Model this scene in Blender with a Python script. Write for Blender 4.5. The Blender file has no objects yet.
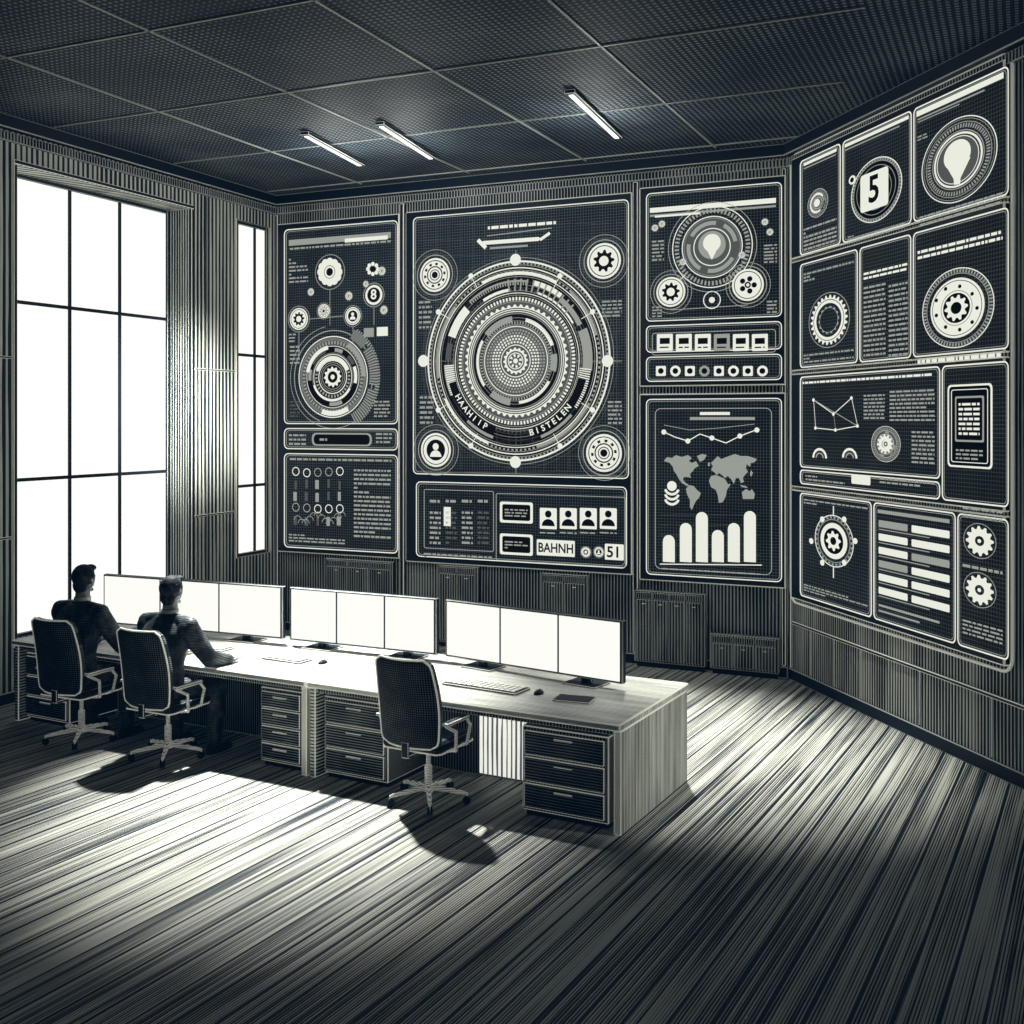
import bpy, bmesh, math, random
from mathutils import Vector, Matrix
random.seed(7)
F=1118.0; EYE=2.77; HC=2.95; HZ=420.0; CEIL=EYE+HC
sc=bpy.context.scene
try: sc.view_settings.view_transform='Standard'
except Exception: pass
COL=sc.collection
# ------------------------------------------------ materials
NAVY=(0.003,0.012,0.026,1); CREAM=(0.86,0.87,0.77,1); AMBGLOW=(.0007,.0034,.0078,1)  # last: faint navy emission that stands in for ambient light
def newmat(n):
    m=bpy.data.materials.new(n); m.use_nodes=True
    nt=m.node_tree; nt.nodes.clear()
    o=nt.nodes.new('ShaderNodeOutputMaterial'); b=nt.nodes.new('ShaderNodeBsdfPrincipled')
    nt.links.new(b.outputs[0],o.inputs[0]); return m,nt,b
def plain(n,c,rough=.6,em=0,metal=0,spec=.2):
    m,nt,b=newmat(n)
    no=nt.nodes.new('ShaderNodeTexNoise'); no.inputs['Scale'].default_value=30
    mx=nt.nodes.new('ShaderNodeMix'); mx.data_type='RGBA'
    mx.inputs[6].default_value=c; mx.inputs[7].default_value=tuple(x*.8 for x in c[:3])+(1,)
    nt.links.new(no.outputs[0],mx.inputs[0]); nt.links.new(mx.outputs[2],b.inputs['Base Color'])
    b.inputs['Roughness'].default_value=rough; b.inputs['Metallic'].default_value=metal
    b.inputs['Specular IOR Level'].default_value=spec
    if em:
        b.inputs['Emission Color'].default_value=c; b.inputs['Emission Strength'].default_value=em
    else:
        b.inputs['Emission Color'].default_value=AMBGLOW; b.inputs['Emission Strength'].default_value=1
    return m
def glow(n,c,e):
    m,nt,b=newmat(n)
    b.inputs['Base Color'].default_value=(0.01,0.01,0.012,1); b.inputs['Roughness'].default_value=.8
    b.inputs['Specular IOR Level'].default_value=0
    b.inputs['Emission Color'].default_value=c; b.inputs['Emission Strength'].default_value=e
    return m
def M(nt,op,a,b=None,c=None):
    n=nt.nodes.new('ShaderNodeMath'); n.operation=op
    for i,x in enumerate((a,b,c)):
        if x is None: continue
        if isinstance(x,(int,float)): n.inputs[i].default_value=x
        else: nt.links.new(x,n.inputs[i])
    return n.outputs[0]
def hatch(n,dark,light,fx=0,fy=0,fz=0,w=.35,amp=.5,ns=(3,3,3),mode='or',rough=.7,em=0,spec=.15):
    """engraved line surface: lines across any local axes; noise swells the line width"""
    m,nt,b=newmat(n)
    tc=nt.nodes.new('ShaderNodeTexCoord')
    sp=nt.nodes.new('ShaderNodeSeparateXYZ'); nt.links.new(tc.outputs['Object'],sp.inputs[0])
    mp=nt.nodes.new('ShaderNodeMapping'); mp.inputs['Scale'].default_value=ns
    nt.links.new(tc.outputs['Object'],mp.inputs[0])
    no=nt.nodes.new('ShaderNodeTexNoise'); no.inputs['Scale'].default_value=1; no.inputs['Detail'].default_value=3
    nt.links.new(mp.outputs[0],no.inputs[0])
    wid=M(nt,'ADD',w,M(nt,'MULTIPLY',M(nt,'SUBTRACT',no.outputs[0],.5),amp*2))
    masks=[]
    for f,o in ((fx,0),(fy,1),(fz,2)):
        if f:
            fr=M(nt,'FRACT',M(nt,'MULTIPLY',sp.outputs[o],f))
            masks.append(M(nt,'LESS_THAN',fr,wid))
    mk=masks[0]
    for k in masks[1:]:
        mk=M(nt,'MAXIMUM' if mode=='or' else 'MULTIPLY',mk,k)
    mx=nt.nodes.new('ShaderNodeMix'); mx.data_type='RGBA'
    mx.inputs[6].default_value=dark; mx.inputs[7].default_value=light
    nt.links.new(mk,mx.inputs[0]); nt.links.new(mx.outputs[2],b.inputs['Base Color'])
    b.inputs['Roughness'].default_value=rough; b.inputs['Specular IOR Level'].default_value=spec
    if em:
        nt.links.new(mx.outputs[2],b.inputs['Emission Color']); b.inputs['Emission Strength'].default_value=em
    else:
        b.inputs['Emission Color'].default_value=AMBGLOW; b.inputs['Emission Strength'].default_value=1
    return m
EDGE=plain('edge_line',CREAM,.5,.20)  # edge lines, full and dim, glow faintly so they stay pale unlit
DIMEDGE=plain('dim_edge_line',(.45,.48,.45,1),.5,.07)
TBAR=plain('ceiling_bar_paint',(.42,.45,.43,1),.5,.006)
BLACK=plain('ink_black',NAVY,.5)
WALL=hatch('wall_hatch',NAVY,(.42,.45,.42,1),fx=26,w=.42,amp=.5,ns=(1.5,1,.8))
WALLL=hatch('window_wall_hatch',(.015,.028,.038,1),(.70,.72,.64,1),fx=15,w=.46,amp=.55,ns=(4,1,.5))  # hatch lightened to stand in for the glow beside the windows
REVEAL=hatch('window_reveal_hatch',(.012,.022,.032,1),(.60,.63,.56,1),fy=26,w=.40,amp=.55,ns=(1,9,.6))
WALLR=hatch('wall_hatch_wood',NAVY,(.50,.52,.47,1),fx=24,w=.44,amp=.6,ns=(6,1,.6))
CEILM=hatch('ceiling_dots',NAVY,(.20,.23,.24,1),fx=18,fy=18,w=.45,amp=.4,ns=(1,1,1),mode='and')
SCREENB=hatch('display_grid',(.003,.010,.021,1),(.065,.085,.095,1),fx=30,fz=30,w=.15,amp=.14,ns=(2,2,2),em=.34)
CABM=hatch('cabinet_hatch',NAVY,(.36,.39,.36,1),fx=30,w=.38,amp=.6,ns=(5,5,1.0))
DESKTOP=hatch('worktop_streak',(.34,.37,.36,1),(.88,.89,.80,1),fy=34,w=.62,amp=.8,ns=(1.5,12,1),rough=.45)
DESKSIDE=hatch('desk_side_hatch',(.03,.045,.05,1),(.85,.87,.78,1),fy=38,w=.52,amp=.5,ns=(1,8,1),em=.06)  # slight emission brightens the side panel as if lit
DESKDIV=hatch('desk_divider_hatch',(.03,.045,.05,1),(.80,.82,.73,1),fz=38,w=.50,amp=.45,ns=(1,8,1))
DESKFRONT=hatch('desk_front_hatch',NAVY,(.34,.37,.34,1),fx=40,w=.34,amp=.4,ns=(6,1,2))
MODESTYGLOW=hatch('modesty_glow_hatch',(.09,.10,.11,1),(.90,.91,.82,1),fx=24,w=.66,amp=.7,ns=(6,1,1),em=.9)  # emission stands in for light reaching under the desk
DRAWM=hatch('drawer_hatch',NAVY,(.28,.31,.30,1),fz=50,w=.30,amp=.5,ns=(3,1,3))
FABRIC=hatch('chair_fabric',(.002,.008,.017,1),(.15,.18,.18,1),fx=60,fz=60,w=.40,amp=.6,ns=(3,3,3),mode='and',spec=.12,rough=.6)
SUIT=hatch('suit_cloth',(.002,.007,.015,1),(.17,.20,.20,1),fz=80,w=.10,amp=.75,ns=(9,9,9),spec=.25,rough=.5)
LAPEL=plain('suit_collar_cloth',(.002,.007,.015,1),.5,0,0,.3)
SKIN=hatch('skin_hatch',(.03,.045,.055,1),(.52,.53,.48,1),fz=110,w=.42,amp=.7,ns=(12,12,12))
HAIR=hatch('hair_hatch',(.001,.004,.009,1),(.12,.14,.15,1),fx=130,w=.10,amp=.7,ns=(20,20,20),spec=.12,rough=.6)
SHIRT=plain('shirt_white',CREAM,.7)
METAL=hatch('light_metal',(.08,.10,.11,1),(.88,.89,.81,1),fz=90,w=.70,amp=.35,ns=(9,9,9),rough=.35,em=.14)  # slight emission added so the chair bases look brighter
WFRAME=plain('window_frame',(.010,.018,.028,1),.5)
PANE=glow('window_daylight',(1,1,.94,1),1.06)
MON=glow('monitor_white',(1,1,.94,1),.99)
LAMP=glow('lamp_tube',(1,1,.93,1),1.4)
GW=glow('graphic_white',(.93,.95,.84,1),.88)
GM=glow('graphic_mid',(.60,.64,.58,1),.52)
GD=glow('graphic_dim',(.42,.47,.46,1),.19)
GK=glow('graphic_dark',(.003,.010,.021,1),.35)
GMATS=[GW,GM,GD,GK]
def floor_mat():
    m,nt,b=newmat('floor_planks')
    tc=nt.nodes.new('ShaderNodeTexCoord'); sp=nt.nodes.new('ShaderNodeSeparateXYZ')
    nt.links.new(tc.outputs['Object'],sp.inputs[0])
    X=sp.outputs[0]; Y=sp.outputs[1]
    PF=5.5
    pl=M(nt,'FLOOR',M(nt,'MULTIPLY',X,PF)); fr=M(nt,'FRACT',M(nt,'MULTIPLY',X,PF))
    wn=nt.nodes.new('ShaderNodeTexWhiteNoise'); wn.noise_dimensions='1D'; nt.links.new(pl,wn.inputs['W'])
    def noise(kx,ky,det):
        cb=nt.nodes.new('ShaderNodeCombineXYZ')
        nt.links.new(M(nt,'MULTIPLY',X,kx),cb.inputs[0])
        nt.links.new(M(nt,'ADD',M(nt,'MULTIPLY',Y,ky),M(nt,'MULTIPLY',wn.outputs[0],31)),cb.inputs[1])
        no=nt.nodes.new('ShaderNodeTexNoise'); no.inputs['Scale'].default_value=1; no.inputs['Detail'].default_value=det
        nt.links.new(cb.outputs[0],no.inputs[0]); return no.outputs[0]
    st=M(nt,'FRACT',M(nt,'MULTIPLY',X,PF*11))
    a=M(nt,'ADD',M(nt,'MULTIPLY',M(nt,'SUBTRACT',noise(30,.35,3),.5),2.6),M(nt,'MULTIPLY',M(nt,'SUBTRACT',noise(2.2,.5,2),.5),1.0))
    d=M(nt,'SUBTRACT',M(nt,'ADD',a,.50),st)
    sm=nt.nodes.new('ShaderNodeClamp'); nt.links.new(M(nt,'ADD',M(nt,'MULTIPLY',d,3.0),.5),sm.inputs[0])
    seam=M(nt,'GREATER_THAN',fr,.055)
    mk=M(nt,'MULTIPLY',sm.outputs[0],seam)
    mx=nt.nodes.new('ShaderNodeMix'); mx.data_type='RGBA'
    mx.inputs[6].default_value=(.008,.017,.028,1); mx.inputs[7].default_value=(.66,.67,.60,1)
    nt.links.new(mk,mx.inputs[0]); nt.links.new(mx.outputs[2],b.inputs['Base Color'])
    b.inputs['Roughness'].default_value=.6; b.inputs['Specular IOR Level'].default_value=.06
    b.inputs['Emission Color'].default_value=AMBGLOW; b.inputs['Emission Strength'].default_value=1
    return m
FLOORM=floor_mat()
# ------------------------------------------------ mesh builder
class B:
    def __init__(s,*mats): s.v=[];s.f=[];s.m=[];s.mats=list(mats);s.sm=[]
    def add(s,vs,fs,mi=0,smooth=False):
        o=len(s.v); s.v+= [tuple(v) for v in vs]
        for k,f in enumerate(fs):
            s.f.append([i+o for i in f]); s.m.append(mi[k] if isinstance(mi,list) else mi); s.sm.append(smooth)
    def box(s,x0,x1,y0,y1,z0,z1,mi=0,bev=0,emi=None,seg=1,mat=None,smooth=False):
        bm=bmesh.new(); bmesh.ops.create_cube(bm,size=1)
        for v in bm.verts:
            v.co=Vector(((x0+x1)/2+v.co.x*(x1-x0),(y0+y1)/2+v.co.y*(y1-y0),(z0+z1)/2+v.co.z*(z1-z0)))
        for f in bm.faces: f.material_index=mi
        if bev:
            bmesh.ops.bevel(bm,geom=list(bm.edges),offset=bev,segments=seg,affect='EDGES',profile=.5,
                            material=(emi if emi is not None else mi))
        if mat is not None: bmesh.ops.transform(bm,matrix=mat,verts=bm.verts)
        bm.verts.index_update()
        s.add([v.co[:] for v in bm.verts],[[v.index for v in f.verts] for f in bm.faces],
              [f.material_index for f in bm.faces],smooth); bm.free()
    def cone(s,a,ra,b,rb,mi=0,n=16,smooth=True,caps=True):
        a=Vector(a);b=Vector(b);d=(b-a).normalized()
        t=Vector((0,0,1)) if abs(d.z)<.9 else Vector((1,0,0))
        x=d.cross(t).normalized();y=d.cross(x)
        vs=[];
        for c,r in ((a,ra),(b,rb)):
            for i in range(n):
                w=2*math.pi*i/n; vs.append(c+x*math.cos(w)*r+y*math.sin(w)*r)
        fs=[[i,(i+1)%n,n+(i+1)%n,n+i] for i in range(n)]
        s.add(vs,fs,mi,smooth)
        if caps: s.add(vs,[list(range(n))[::-1],list(range(n,2*n))],mi,False)
    def ball(s,c,r,mi=0,nu=16,nv=10,fn=None):
        rx,ry,rz=(r,r,r) if isinstance(r,(int,float)) else r
        vs=[(0,0,1)]
        for j in range(1,nv):
            p=math.pi*j/nv
            for i in range(nu):
                w=2*math.pi*i/nu; vs.append((math.sin(p)*math.cos(w),math.sin(p)*math.sin(w),math.cos(p)))
        vs.append((0,0,-1))
        if fn: vs=[fn(*v) for v in vs]
        vs=[(c[0]+v[0]*rx,c[1]+v[1]*ry,c[2]+v[2]*rz) for v in vs]
        fs=[[0,1+i,1+(i+1)%nu] for i in range(nu)]
        for j in range(nv-2):
            for i in range(nu):
                a=1+j*nu+i;b=1+j*nu+(i+1)%nu; fs.append([a,a+nu,b+nu,b])
        l=len(vs)-1; o=1+(nv-2)*nu
        fs+=[[l,o+(i+1)%nu,o+i] for i in range(nu)]
        s.add(vs,fs,mi,True)
    def cap(s,a,ra,b,rb,mi=0,n=16):
        s.cone(a,ra,b,rb,mi,n); s.ball(a,ra,mi,n,10); s.ball(b,rb,mi,n,10)
    def tube(s,pts,r,mi=0,n=10):
        for i in range(len(pts)-1): s.cone(pts[i],r,pts[i+1],r,mi,n)
        for p in pts[1:-1]: s.ball(p,r,mi,n,6)
    def loft(s,rings,mi=0,n=24,p=2.0):
        """rings: (cx,cy,z,rx,ry)"""
        vs=[]
        for cx,cy,z,rx,ry in rings:
            for i in range(n):
                w=2*math.pi*i/n; c=math.cos(w);q=math.sin(w)
                vs.append((cx+rx*math.copysign(abs(c)**(2/p),c),cy+ry*math.copysign(abs(q)**(2/p),q),z))
        fs=[]
        for j in range(len(rings)-1):
            for i in range(n): fs.append([j*n+i,j*n+(i+1)%n,(j+1)*n+(i+1)%n,(j+1)*n+i])
        fs.append(list(range(n))[::-1]); fs.append([(len(rings)-1)*n+i for i in range(n)])
        s.add(vs,fs,mi,True)
def link(ob,parent=None,loc=(0,0,0),rz=0):
    COL.objects.link(ob); ob.location=loc; ob.rotation_euler=(0,0,rz)
    if parent: ob.parent=parent
    return ob
def mk(name,b,parent=None,loc=(0,0,0),rz=0,remesh=0,smooth_it=0):
    me=bpy.data.meshes.new(name); me.from_pydata(b.v,[],b.f)
    for m in b.mats: me.materials.append(m)
    me.polygons.foreach_set('material_index',b.m); me.polygons.foreach_set('use_smooth',b.sm); me.update()
    ob=bpy.data.objects.new(name,me); link(ob,parent,loc,rz)
    if remesh:
        r=ob.modifiers.new('r','REMESH'); r.mode='VOXEL'; r.voxel_size=remesh; r.use_smooth_shade=True
        if smooth_it:
            q=ob.modifiers.new('s','SMOOTH'); q.factor=.6; q.iterations=smooth_it
        dg=bpy.context.evaluated_depsgraph_get(); dg.update()
        m2=bpy.data.meshes.new_from_object(ob.evaluated_get(dg))
        ob.modifiers.clear(); ob.data=m2
        m2.materials.clear(); m2.materials.append(b.mats[0])
        m2.polygons.foreach_set('material_index',[0]*len(m2.polygons))
    return ob
def thing(name,label,cat,loc,rz=0,group=None):
    e=bpy.data.objects.new(name,None); e.empty_display_size=.1; link(e,None,loc,rz)
    e['label']=label; e['category']=cat
    if group: e['group']=group
    return e
def struct(ob,label):
    ob['kind']='structure'; ob['label']=label; return ob
# ------------------------------------------------ plan
def plan(u,dpx):
    d=F*HC/dpx; return Vector(((u-512)/F*d,d))
A=plan(0,305);BL=plan(275,223);BR=plan(790,275);RR=plan(1015,388)
class Wall:
    def __init__(s,o,e):
        s.o=o; s.d=(e-o).normalized(); s.len=(e-o).length; s.rz=math.atan2(s.d.y,s.d.x)
    def hit(s,u,v,off=0):
        n=Vector((-s.d.y,s.d.x)); o=s.o+n*off
        X=(u-512)/F; S=(X*o.y-o.x)/(s.d.x-X*s.d.y); t=o.y+S*s.d.y
        return S,EYE+(HZ-v)*t/F,t
    def w(s,S,z=0,y=0):
        n=Vector((-s.d.y,s.d.x)); p=s.o+s.d*S+n*y; return (p.x,p.y,z)
WL=Wall(A,BL);WB=Wall(BL,BR);WR=Wall(BR,RR)
EXT=9.5
s1,_,_=WL.hit(17,0);s2,_,_=WL.hit(190,0);s3,_,_=WL.hit(238,0);s4,_,_=WL.hit(271,0)
zb1,zt1,zb2,zt2=.55,5.28,1.03,5.30
b=B(WALLL,EDGE);T=.45
def wb(x0,x1,z0,z1): b.box(x0,x1,0,T,z0,z1,0)
wb(-EXT,s1,0,CEIL); wb(s1,s2,0,zb1); wb(s1,s2,zt1,CEIL); wb(s2,s3,0,CEIL)
wb(s3,s4,0,zb2); wb(s3,s4,zt2,CEIL); wb(s4,WL.len+.3,0,CEIL)
struct(mk('wall_left',b,None,WL.w(0),WL.rz),'dark panelled wall with tall windows')
b=B(WALL); b.box(-.3,WB.len+.3,0,.3,0,CEIL)
struct(mk('wall_back',b,None,WB.w(0),WB.rz),'dark hatched wall behind large displays')
b=B(WALLR); b.box(0,11,0,.3,0,CEIL)
struct(mk('wall_right',b,None,WR.w(0),WR.rz),'dark wood panelled angled wall')
TH=math.atan2(-.476,.879)
pl=[WL.o-WL.d*EXT+Vector((-.3,0)),BL+Vector((-.3,.3)),BR+Vector((.4,.3)),WR.o+WR.d*11+Vector((.3,0))]
def slab(name,z0,z1,mat,rz):
    c,s_=math.cos(-rz),math.sin(-rz)
    q=[(p.x*c-p.y*s_,p.x*s_+p.y*c) for p in pl]
    b=B(mat); n=len(q)
    b.add([(x,y,z0) for x,y in q]+[(x,y,z1) for x,y in q],
          [list(range(n)),[n+i for i in range(n)][::-1]]+[[i,(i+1)%n,n+(i+1)%n,n+i] for i in range(n)])
    return mk(name,b,None,(0,0,0),rz)
struct(slab('floor',-.1,0,FLOORM,TH),'wood plank floor with streaky grain')
struct(slab('ceiling',CEIL,CEIL+.1,CEILM,WB.rz),'dark acoustic tile ceiling')
TN=[0]
def trim(wall,x0,x1,y0,y1,z0,z1,mats,bev=.008,emi=1,label='light trim line'):
    TN[0]+=1; b=B(*mats); b.box(x0,x1,y0,y1,z0,z1,0,bev,emi)
    return struct(mk('trim_%d'%TN[0],b,None,wall.w(0),wall.rz),label)
for w,x0,x1 in ((WL,-EXT,WL.len),(WB,0,WB.len),(WR,0,11)):
    trim(w,x0+.02,x1-.02,-.10,-.001,CEIL-.13,CEIL-.001,[BLACK,DIMEDGE],.010,1,'cornice at the ceiling edge')
    trim(w,x0+.02,x1-.02,-.05,-.001,CEIL-.24,CEIL-.15,[WALL,DIMEDGE],.008,1,'picture rail below the cornice')
for nm,w,x0,x1 in (('baseboard_left',WL,-EXT,WL.len-.03),('baseboard_back',WB,.03,WB.len-.02),('baseboard_right',WR,.02,11)):
    b=B(BLACK,DIMEDGE); b.box(x0,x1,-.03,-.001,.001,.12,0,.008,1)
    struct(mk(nm,b,None,w.w(0),w.rz),'dark baseboard')
def ceilbar(p,d,L,label='ceiling grid bar'):
    TN[0]+=1; b=B(TBAR); b.box(0,L,-.010,.010,-.012,-.001)
    struct(mk('trim_%d'%TN[0],b,None,(p.x,p.y,CEIL),math.atan2(d.y,d.x)),label)
for k in range(1,5):
    p=BL+WB.d*(k*WB.len/4.5)-WL.d*.25
    ceilbar(p,-WL.d,9)
for k in range(4):
    p=BL-WL.d*(.35+k*1.75)+WB.d*.15
    L=WB.len+ (0.1 if k==0 else .3+k*.4)
    ceilbar(p,WB.d,L)
for u in (403.5,636.5):
    S,_,_=WB.hit(u,300); trim(WB,S-.03,S+.03,-.05,-.001,.13,CEIL-.25,[BLACK,EDGE],.010,1,'upright joint between wall bays')
for w,S in ((WB,.04),(WB,WB.len-.06),(WR,.05)):
    trim(w,S-.02,S+.02,-.03,-.001,.13,CEIL-.25,[BLACK,EDGE],.008,1,'upright edge strip at the wall corner')
S5,_,_=WL.hit(207,0)
trim(WL,S5-.015,S5+.015,-.02,-.001,.13,CEIL-.25,[BLACK,DIMEDGE],.006,1,'upright joint of wall panel')
for z in (3.38,1.62):
    trim(WL,s2+.07,s3-.07,-.015,-.001,z-.012,z+.012,[BLACK,EDGE],.005,1,'horizontal joint of wall panel')
    trim(WL,s1-1.8,s1-.07,-.015,-.001,z-.012,z+.012,[BLACK,EDGE],.005,1,'horizontal joint of wall panel')
for a,z0,z1 in ((s1-.03,zb1,zt1),(s2+.03,zb1,zt1),(s3-.03,zb2,zt2)):
    trim(WL,a-.022,a+.022,-.02,-.001,z0,z1,[BLACK,EDGE],.007,1,'window casing strip')
trim(WL,s1-.05,s2+.05,-.02,-.001,zt1+.002,zt1+.045,[BLACK,EDGE],.007,1,'window casing strip')
trim(WL,s1-.05,s2+.05,-.05,-.001,zb1-.05,zb1-.002,[BLACK,EDGE],.007,1,'window sill')
trim(WL,s2-.016,s2-.001,.012,.285,zb1+.004,zt1-.004,[REVEAL,EDGE],.003,1,'hatched lining of the window reveal')
trim(WR,.10,10.9,-.035,-.001,.60,.635,[BLACK,EDGE],.008,1,'rail above low wall panels')
k=.45
while k<8:
    trim(WR,k-.010,k+.010,-.014,-.001,.13,.595,[BLACK,EDGE],.004,1,'joint between low wall panels'); k+=.48
def window(n,x0,x1,z0,z1,y,us,vs,uref,label):
    b=B(WFRAME,PANE,DIMEDGE); fw=.045
    b.box(x0+.002,x0+fw,y-.03,y+.03,z0+.002,z1-.002,0,.006,2); b.box(x1-fw,x1-.002,y-.03,y+.03,z0+.002,z1-.002,0,.006,2)
    b.box(x0+fw,x1-fw,y-.03,y+.03,z0+.002,z0+fw,0,.006,2); b.box(x0+fw,x1-fw,y-.03,y+.03,z1-fw,z1-.002,0,.006,2)
    for u in us:
        S,_,_=WL.hit(u,300,y); b.box(S-.016,S+.016,y-.02,y+.02,z0+fw,z1-fw,0)
    for v in vs:
        _,z,_=WL.hit(uref,v,y); b.box(x0+fw,x1-fw,y-.02,y+.02,z-.018,z+.018,0)
    b.box(x0+fw,x1-fw,y+.001,y+.006,z0+fw,z1-fw,1)
    struct(mk('window_%d'%n,b,None,WL.w(0),WL.rz),label)
window(1,s1,s2,zb1,zt1,.33,(69,119),(302,480),18,'tall bright window with dark glazing bars')
window(2,s3,s4,zb2,zt2,.07,(254,),(356,485),255,'narrow bright window with dark glazing bars')
LC=[]
for (u0,v0),(u1,v1) in (((306,131),(360,161)),((381,121),(431,154)),((571,89),(617,133))):
    p=[]
    for u,v in ((u0,v0),(u1,v1)):
        d=F*HC/(HZ-v); p.append(Vector(((u-512)/F*d,d)))
    c=(p[0]+p[1])/2; dd=p[1]-p[0]; L=dd.length; LC.append(c)
    t=thing('ceiling_light','slim glowing strip light set in the ceiling tiles','ceiling light',(c.x,c.y,CEIL-.014),math.atan2(dd.y,dd.x),'ceiling strip lights')
    b=B(BLACK,EDGE); b.box(-L/2-.04,L/2+.04,-.05,.05,-.035,0,0,.005,1); mk('housing',b,t)
    b=B(LAMP); b.box(-L/2,L/2,-.024,.024,-.046,-.036,0,.003); mk('lamp_tube',b,t)
# ------------------------------------------------ screen graphics
TXT={}
def textmesh(s):
    if s in TXT: return TXT[s]
    cu=bpy.data.curves.new('t','FONT'); cu.body=s; cu.align_x='CENTER'; cu.align_y='CENTER'; cu.size=1; cu.resolution_u=3
    cu.offset=.022
    ob=bpy.data.objects.new('t',cu); COL.objects.link(ob)
    dg=bpy.context.evaluated_depsgraph_get(); dg.update()
    me=bpy.data.meshes.new_from_object(ob.evaluated_get(dg))
    vs=[v.co[:2] for v in me.vertices]; fs=[list(p.vertices) for p in me.polygons]
    bpy.data.objects.remove(ob); bpy.data.meshes.remove(me)
    TXT[s]=(vs,fs); return TXT[s]
class G:
    def __init__(s,wall,S0,z0,y0,ref): s.w=wall;s.S0=S0;s.z0=z0;s.y=y0;s.b=B(*GMATS);s.ts=[];s.ref=ref;s.k=1.45 if wall is WR else 1.0
    def P(s,u,v):
        S,z,t=s.w.hit(u,v,s.y); return S-s.S0,z-s.z0,t/F
    def poly(s,pts,mi=0,L=0,b=None):
        y=s.y-.002-L*.0022
        (b or s.b).add([(x,y,z) for x,z in pts],[list(range(len(pts)))],mi)
    def ring(s,u,v,r0,r1,mi=0,L=0,a0=0,a1=360,n=None):
        x,z,m=s.P(u,v); r0*=m;r1*=m; n=n or max(3,int(abs(a1-a0)/6)); y=s.y-.002-L*.0022
        vs=[];K=s.k
        for i in range(n+1):
            a=math.radians(a0+(a1-a0)*i/n)
            vs+=[(x+K*r0*math.cos(a),y,z+r0*math.sin(a)),(x+K*r1*math.cos(a),y,z+r1*math.sin(a))]
        s.b.add(vs,[[2*i,2*i+1,2*i+3,2*i+2] for i in range(n)],mi)
    def disc(s,u,v,r,mi=0,L=0,n=32): 
        x,z,m=s.P(u,v); s.poly([(x+s.k*r*m*math.cos(2*math.pi*i/n),z+r*m*math.sin(2*math.pi*i/n)) for i in range(n)],mi,L)
    def gear(s,u,v,r,ri,teeth,dep,mi=0,L=0):
        x,z,m=s.P(u,v); y=s.y-.002-L*.0022; n=teeth*4; vs=[]; K=s.k
        for i in range(n):
            a=2*math.pi*i/n; ro=(r if i%4 in(0,1) else r-dep)*m
            vs+=[(x+K*ri*m*math.cos(a),y,z+ri*m*math.sin(a)),(x+K*ro*math.cos(a),y,z+ro*math.sin(a))]
        s.b.add(vs,[[2*i,2*i+1,(2*i+3)%(2*n),(2*i+2)%(2*n)] for i in range(n)],mi)
    def ticks(s,u,v,r0,r1,n,w=.5,mi=0,L=0,a0=0,a1=360):
        for i in range(n):
            a=a0+(a1-a0)*i/n; s.ring(u,v,r0,r1,mi,L,a,a+(a1-a0)/n*w,n=1)
    def rr(s,u0,v0,u1,v1,rad=0,ref=None):
        uc=ref if ref else (u0+u1)/2; x0=s.P(u0,v0)[0];x1=s.P(u1,v0)[0]; _,z1,m=s.P(uc,v0); z0=s.P(uc,v1)[1]; r=min(rad*m,(x1-x0)/2.01,(z1-z0)/2.01)
        if r<=0: return [(x0,z0),(x1,z0),(x1,z1),(x0,z1)]
        pts=[]
        for cx,cz,a in ((x1-r,z0+r,-90),(x1-r,z1-r,0),(x0+r,z1-r,90),(x0+r,z0+r,180)):
            for k in range(5):
                w=math.radians(a+k*22.5); pts.append((cx+r*math.cos(w),cz+r*math.sin(w)))
        return pts
    def rect(s,u0,v0,u1,v1,mi=0,L=0,rad=0,ref=None): s.poly(s.rr(u0,v0,u1,v1,rad,ref),mi,L)
    def frame(s,u0,v0,u1,v1,w=1,mi=0,L=0,rad=4,ref=None):
        o=s.rr(u0,v0,u1,v1,rad,ref); i_=s.rr(u0+w,v0+w,u1-w,v1-w,max(rad-w,.3) if rad else 0,ref)
        y=s.y-.002-L*.0022; n=len(o)
        s.b.add([(x,y,z) for x,z in o]+[(x,y,z) for x,z in i_],[[k,(k+1)%n,n+(k+1)%n,n+k] for k in range(n)],mi)
    def line(s,u0,v0,u1,v1,w=1,mi=0,L=0):
        x0,z0,m=s.P(u0,v0);x1,z1,_=s.P(u1,v1); d=Vector((x1-x0,z1-z0))
        if d.length<1e-5:return
        d.normalize(); n=Vector((-d.y,d.x))*w*m/2
        s.poly([(x0+n.x,z0+n.y),(x1+n.x,z1+n.y),(x1-n.x,z1-n.y),(x0-n.x,z0-n.y)],mi,L)
    def pl(s,pts,w=1,mi=0,L=0):
        for a,c in zip(pts,pts[1:]): s.line(*a,*c,w,mi,L)
    def shape(s,pts,mi=0,L=0): s.poly([s.P(*p)[:2] for p in pts],mi,L)
    def rows(s,u0,v0,u1,v1,n,mi=1,L=0,h=.45,gap=.25,ref=None):
        r=ref or u0
        x0=s.P(u0,v0)[0];x1=s.P(u1,v0)[0];z1=s.P(r,v0)[1];z0=s.P(r,v1)[1]; st=(z1-z0)/n
        for i in range(n):
            z=z1-st*(i+.5); x=x0
            while x<x1-.01:
                w=random.uniform(.025,.11); e=min(x+w,x1)
                s.poly([(x,z-st*h/2),(e,z-st*h/2),(e,z+st*h/2),(x,z+st*h/2)],mi,L)
                x=e+.014*(1+gap)
                if random.random()<gap*.12: break
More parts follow.
